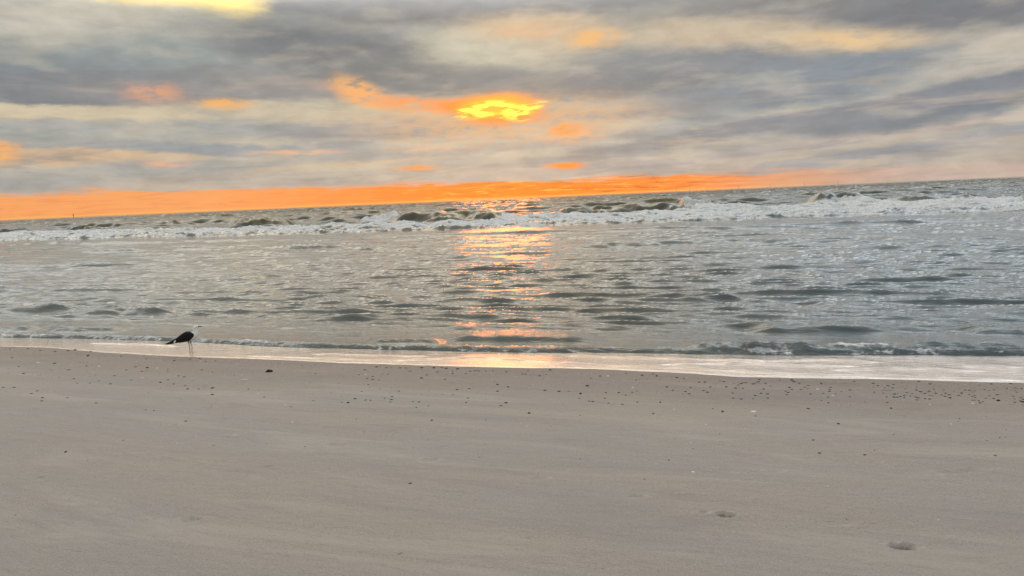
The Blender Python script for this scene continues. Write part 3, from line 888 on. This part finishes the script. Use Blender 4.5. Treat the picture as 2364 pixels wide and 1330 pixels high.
WH = [(88, 838, 8, 'oval white shell left of the gull, nearer the left edge of the two'), (228, 847, 8, 'oval white shell left of the gull, nearer the gull of the two'),
      (363, 851, 7, 'faint white shell just left of and under the gull'), (844, 867, 6, 'white shell chip under a round black stone left of centre'),
      (1461, 894, 7, 'white shell chip below the bright white shell near the middle'), (1888, 899, 8, 'whitest oval shell in the pebble scatter right of centre'),
      (1923, 915, 7, 'white shell touching a flat dark piece in the right pebble scatter'), (2147, 935, 6, 'white chip just below the middle of the dense pebble band'),
      (2246, 933, 8, 'pale shell below the dense pebble band near the right edge'), (1556, 946, 6, 'white chip alone on the sand under the right pebble scatter'),
      (675, 976, 6, 'white chip alone on bare sand left of centre'), (2195, 978, 6, 'white chip alone on bare sand far right'),
      (1630, 980, 6, 'white chip alone on bare sand right of centre'), (1595, 1023, 5, 'tiny white chip on bare sand, lowest of the white chips right of centre'),
      (1740, 950, 15, 'flattened pale shell patch beside the humped black stone'), (1600, 1091, 10, 'flat pale shell piece on smooth sand right of centre')]
for i, (px, py, sz_, lb) in enumerate(WH):
    place('shell', SHE[i % 3], px, py, sz_, m_shell, lb, 'shell', 'white shells on the sand', flat_=.8)
# the many small alike ones: (zoom x, zoom y) lists read off the photograph
def zl(x0, y0, k_, L): return [(x0 + a_ / k_, y0 + b_ / k_) for a_, b_ in L]
P = []
P += zl(1300, 860, 5.91, [(80, 258), (222, 352), (360, 395), (405, 402), (583, 275), (758, 275), (855, 310), (620, 425), (807, 440), (1010, 405), (1323, 408),
    (990, 104), (1225, 22), (1080, 40), (1278, 50), (1550, 72), (1650, 88), (1008, 250), (1415, 198), (1740, 210), (1668, 262), (1635, 292), (1720, 293), (375, 80),
    (505, 48), (855, 10), (940, 266), (2040, 494), (1230, 568), (1495, 246), (570, 350), (330, 178)])
P += zl(1600, 860, 5.91, [(82, 135), (162, 135), (366, 120), (420, 128), (690, 142), (722, 138), (655, 155), (238, 203), (145, 250), (196, 272), (220, 264), (578, 222),
    (450, 205), (425, 195), (545, 285), (548, 350), (1022, 353), (680, 226), (962, 235), (928, 293), (1013, 302), (848, 320), (820, 358), (655, 363), (1280, 312),
    (1262, 262), (1290, 252), (1300, 282), (1320, 205), (1348, 237), (1345, 105), (1180, 105), (1322, 122), (1378, 125), (1448, 145), (1570, 180), (1750, 154), (1475, 238),
    (1520, 203), (1565, 220), (1605, 302), (1875, 208), (1868, 238), (1858, 266), (1775, 297), (1948, 300), (1880, 346), (2142, 245), (2168, 268), (2140, 342), (2195, 124),
    (860, 145), (820, 160), (1055, 184), (985, 148), (272, 492), (1570, 492), (1840, 346), (1750, 390), (1845, 420), (2025, 270), (890, 130), (905, 95), (615, 175), (720, 160)])
P += zl(1950, 860, 5.71, [(125, 120), (375, 145), (440, 177), (575, 180), (640, 160), (530, 210), (632, 208), (805, 220), (1175, 225), (1120, 153), (980, 118), (655, 295), (675, 300),
    (700, 290), (690, 335), (650, 333), (738, 325), (785, 342), (785, 315), (860, 318), (890, 290), (950, 240), (1005, 265), (980, 285), (1055, 287), (1110, 255), (1120, 315), (1155, 320),
    (965, 343), (955, 370), (935, 330), (1060, 352), (1120, 358), (1200, 286), (1280, 308), (1305, 235), (1330, 285), (1325, 325), (1375, 305), (1390, 348), (1440, 250), (1505, 314),
    (1540, 283), (1590, 238), (1648, 242), (1640, 300), (1690, 265), (1722, 246), (1680, 325), (1712, 315), (1720, 340), (1680, 375), (1712, 375), (1768, 386), (1785, 412), (1825, 398),
    (1845, 230), (1775, 170), (1903, 243), (1972, 235), (1910, 318), (2010, 308), (1965, 353), (2135, 218), (2255, 208), (2250, 240), (2268, 268), (2225, 328), (2240, 358), (2318, 345),
    (2350, 365), (2245, 402), (2345, 443), (2315, 385), (70, 238), (95, 258), (68, 328), (270, 397), (560, 404), (610, 476), (390, 268), (510, 280), (555, 330), (1860, 350), (820, 275), (2190, 150), (2330, 215)])
P += zl(780, 840, 4.546, [(525, 117), (366, 172), (310, 166), (368, 146), (320, 226), (435, 181), (250, 294), (178, 372), (290, 389), (345, 390), (490, 368), (570, 347), (560, 384), (550, 410),
    (40, 410), (105, 415), (790, 407), (850, 411), (825, 466), (640, 292), (1348, 418), (1710, 449), (1675, 222), (1788, 244), (1678, 287), (1208, 324), (1252, 272),
    (1380, 262), (2170, 277), (2322, 287), (510, 42), (560, 42), (710, 45), (652, 44), (755, 80), (880, 42), (862, 60), (1008, 44), (1040, 87), (1202, 78), (1206, 102), (1255, 54), (1268, 70),
    (1344, 102), (1438, 72), (1476, 76), (1470, 90), (1552, 76), (1628, 76), (1772, 84), (2000, 73), (2228, 65), (1938, 108), (1968, 108), (2115, 125), (2185, 112), (932, 120), (880, 158),
    (1122, 171), (278, 136), (218, 126), (950, 455), (1365, 365), (440, 268), (408, 36), (1090, 40), (1135, 50), (1390, 78)])
P += zl(0, 790, 4.728, [(305, 73), (440, 92), (600, 102), (745, 95), (820, 88), (990, 105), (958, 152), (595, 240), (565, 311), (750, 307), (805, 404), (258, 348), (843, 449), (980, 449), (1078, 424),
    (1250, 369), (1378, 312), (1205, 457), (1433, 418), (1548, 325), (1595, 320), (1480, 275), (1608, 283), (1895, 459), (1752, 441), (1835, 417), (1950, 371), (2010, 380), (2050, 517), (2170, 517),
    (2018, 478), (458, 643), (345, 562), (405, 536), (38, 495), (152, 498), (735, 610), (1050, 667), (1680, 750), (1590, 742), (2208, 313), (2178, 178), (2075, 187), (1900, 205), (1735, 145), (1595, 185),
    (1325, 155), (2240, 215), (2320, 338), (1832, 302), (1832, 328), (1555, 395), (945, 266), (205, 273), (130, 177), (155, 64), (110, 75), (385, 62), (2310, 705), (1620, 555), (2350, 210), (2190, 210)])
P += zl(1564, 840, 2.714, [(222, 281), (815, 279), (490, 325), (264, 441), (1338, 281), (1352, 443), (1768, 341), (1758, 357), (2060, 412), (2020, 460), (2055, 456), (1940, 480), (940, 772), (1635, 979), (98, 541), (1235, 545)])
P += zl(780, 780, 2.419, [(104, 455), (825, 464), (1055, 502), (148, 530), (790, 669), (1353, 681), (1712, 792), (1765, 425), (1353, 441), (438, 392)])
P += zl(0, 780, 2.419, [(1040, 466), (1097, 553), (990, 590), (1193, 604), (688, 576), (1703, 614), (88, 992), (490, 696), (1625, 387), (1593, 377), (1750, 353), (1910, 362), (1683, 155), (1762, 206), (1350, 208), (1308, 210), (1475, 332), (1440, 311), (1388, 288)])
used = [(b_[0], b_[1]) for b_ in BIG] + [(b_[0], b_[1]) for b_ in WH]
def where(px, py):
    e_ = float(np.interp(px, [0, 440, 1182, 1700, 2364], [802, 826, 851, 872, 887]))
    zs = [(60, 'at the left edge'), (200, 'left of the two oval white shells'), (300, 'between the oval white shells and the gull'), (400, 'just left of the gull'), (500, 'below the gull'),
          (600, 'left of the black clump'), (700, 'right of the black clump'), (800, 'around the thin bent stick'), (880, 'by the round black stone left of centre'), (960, 'left of the orange reflection'),
          (1060, 'under the left end of the orange reflection'), (1160, 'under the middle of the orange reflection'), (1260, 'under the right end of the orange reflection'),
          (1350, 'left of the bright white shell'), (1450, 'below the bright white shell'), (1550, 'right of the bright white shell'), (1640, 'where the pebble scatter thickens right of centre'),
          (1720, 'above the humped black stone'), (1790, 'right of the humped black stone'), (1850, 'left of the whitest oval shell'), (1930, 'around the whitest oval shell'),
          (2010, 'left of the pale reed stem'), (2070, 'by the pale reed stem'), (2110, 'at the left end of the dense band'), (2160, 'in the thickest part of the dense band'),
          (2210, 'just right of the thickest part of the dense band'), (2270, 'in the thinner right part of the dense band'), (2320, 'by the straight dark stick at right'), (9999, 'at the right edge')]
    z_ = [t_ for m_, t_ in zs if px < m_][0]
    dy_ = py - e_
    v_ = 'hugging the swash,' if dy_ < 14 else 'under the swash,' if dy_ < 34 else 'lower in the scatter,' if dy_ < 62 else 'out on the smooth sand,' if dy_ < 130 else 'alone far down the bare sand,'
    return v_ + ' ' + z_
cnt = 0; rest = []
for (px, py) in P:
    if any(abs(px - a_) < 5 and abs(py - b_) < 4 for a_, b_ in used): continue
    used.append((px, py))
    if cnt < 278:
        dk = random.random()
        sz_ = random.uniform(5.4, 9.2)
        place('pebble', PEB[random.randrange(6)], px, py, sz_, m_dark if dk < .72 else m_mid, ('larger ' if sz_ > 8 else 'tiny ' if sz_ < 6.6 else '') + ('black' if dk < .72 else 'brown') + ' pebble ' + where(px, py), 'pebble', 'small dark pebbles scattered on the damp sand', flat_=random.uniform(.6, 1.0))
        cnt += 1
    else: rest.append((px, py))

# shell grit too fine to count, thickest along the edge of the swash
bm = bmesh.new()
def grit(px, py, sz_):
    x, y, z = ground(px, py)
    return x, y, sz_ * y / F
gl = []
for i in range(2600):
    px = random.uniform(-150, 2520)
    base_ = float(np.interp(px, [0, 440, 1182, 1700, 2364], [802, 826, 851, 872, 887]))
    t_ = random.random()
    py = base_ + random.expovariate(1 / 14.0) + 2 if t_ < .45 else base_ + random.uniform(5, 80) if t_ < .8 else base_ + random.uniform(60, 420)
    if py > 1325: continue
    gl.append(grit(px, py, random.uniform(1.2, 3.0)))
gl += [grit(px, py, 5) for px, py in rest]
ga = np.array(gl); gz_ = sand_height(ga[:, 0], ga[:, 1])
vs, fs, mi = [], [], []
for (x, y, s_), z in zip(ga, gz_):
    a0 = random.uniform(0, 6.28); b0 = len(vs); hh = s_ * random.uniform(.25, .5); el_ = random.uniform(.5, 1)
    for k_ in range(5):
        t_ = a0 + k_ * 1.2566
        vs.append((x + math.cos(t_) * s_ * .5, y + math.sin(t_) * s_ * .5 * el_, z - .001))
    vs.append((x, y, z + hh))
    for k_ in range(5): fs.append((b0 + k_, b0 + (k_ + 1) % 5, b0 + 5))
    mi += [0 if random.random() < .8 else 1] * 5
me = bpy.data.meshes.new('shell_grit'); me.from_pydata(vs, [], fs)
go = link('shell_grit', me, m_mid, kind='stuff', label='fine dark and pale shell grit strewn over the damp sand', cat='shell grit')
me.materials.append(m_shell)
me.polygons.foreach_set('material_index', np.array(mi, dtype=np.int32)); me.update()

# ------------------------------------------------------------------ far out: a sea mark and the wind farm
def at_dist(px, dist):
    d_ = ray(px, H / 2 + (W / 2 - px) * 0 - 207.5 + 0); k_ = None
    hy = 508 - px * 101 / 2364
    d_ = ray(px, hy); t_ = dist / math.hypot(d_.x, d_.y)
    return d_.x * t_, d_.y * t_
bx, by = at_dist(169.5, 1500)
bk = bpy.data.objects.new('sea_beacon', None); COL.objects.link(bk); bk.location = (bx, by, 0)
bk['label'] = 'slim brown beacon post standing on the horizon at the far left of the sea'; bk['category'] = 'beacon'
def tube(name, secs, mat, parent, seg=10):
    return link(name, mesh_of(loft([(Vector(p_), r_, r_) for p_, r_ in secs], seg), name), mat, parent)
tube('post', [((0, 0, -2), .6), ((0, 0, 1.2), .6), ((0, 0, 1.4), .35), ((0, 0, 6.0), .3)], m_steel, bk)
tube('daymark', [((0, 0, 4.6), .5), ((0, 0, 4.7), .7), ((0, 0, 5.8), .7), ((0, 0, 7.2), .5), ((0, 0, 7.3), .2)], m_steel, bk)
tube('light_mast', [((0, 0, 7.2), .18), ((0, 0, 9.0), .15)], m_steel, bk)

def turbine(x, y, ang, lb):
    t_ = bpy.data.objects.new('wind_turbine', None); COL.objects.link(t_)
    t_.location = (x, y, 0); t_.rotation_euler = (0, 0, -math.atan2(x, y))
    t_['label'] = lb; t_['category'] = 'wind turbine'; t_['group'] = 'faint wind turbines along the horizon'
    tube('tower', [((0, 0, -5), 2.6), ((0, 0, 40), 2.2), ((0, 0, 74), 1.5)], m_turb, t_)
    link('nacelle', mesh_of(loft([(Vector((0, -5, 75)), 1.6, 1.8), (Vector((0, 6, 75)), 1.4, 1.6)], 8), 'nacelle'), m_turb, t_)
    hub = link('hub', mesh_of(loft([(Vector((0, -7.5, 75)), .4, .4), (Vector((0, -6, 75)), 1.5, 1.5), (Vector((0, -5, 75)), 1.5, 1.5)], 8), 'hub'), m_turb, t_)
    for k_ in range(3):
        a_ = ang + k_ * 2.0944
        dv = Vector((math.sin(a_), 0, math.cos(a_)))
        c0 = Vector((0, -6, 75))
        link('blade', mesh_of(loft([(c0 + dv * r_, wd, wd * .35) for r_, wd in ((1, 1.0), (7, 1.6), (20, 1.1), (36, .35))], 6), 'blade'), m_turb, hub)
TB = [(1562, .3, 'leftmost'), (1592, 1.1, 'second from the left'), (1632, -.5, 'third from the left'), (1705, .8, 'middle'), (1778, .1, 'third from the right'), (1857, 0, 'second from the right'), (1935, -.8, 'rightmost')]
for px, an, wd in TB:
    x, y = at_dist(px, 15500)
    turbine(x, y, an, wd + ' of the faint wind turbines on the right of the horizon')
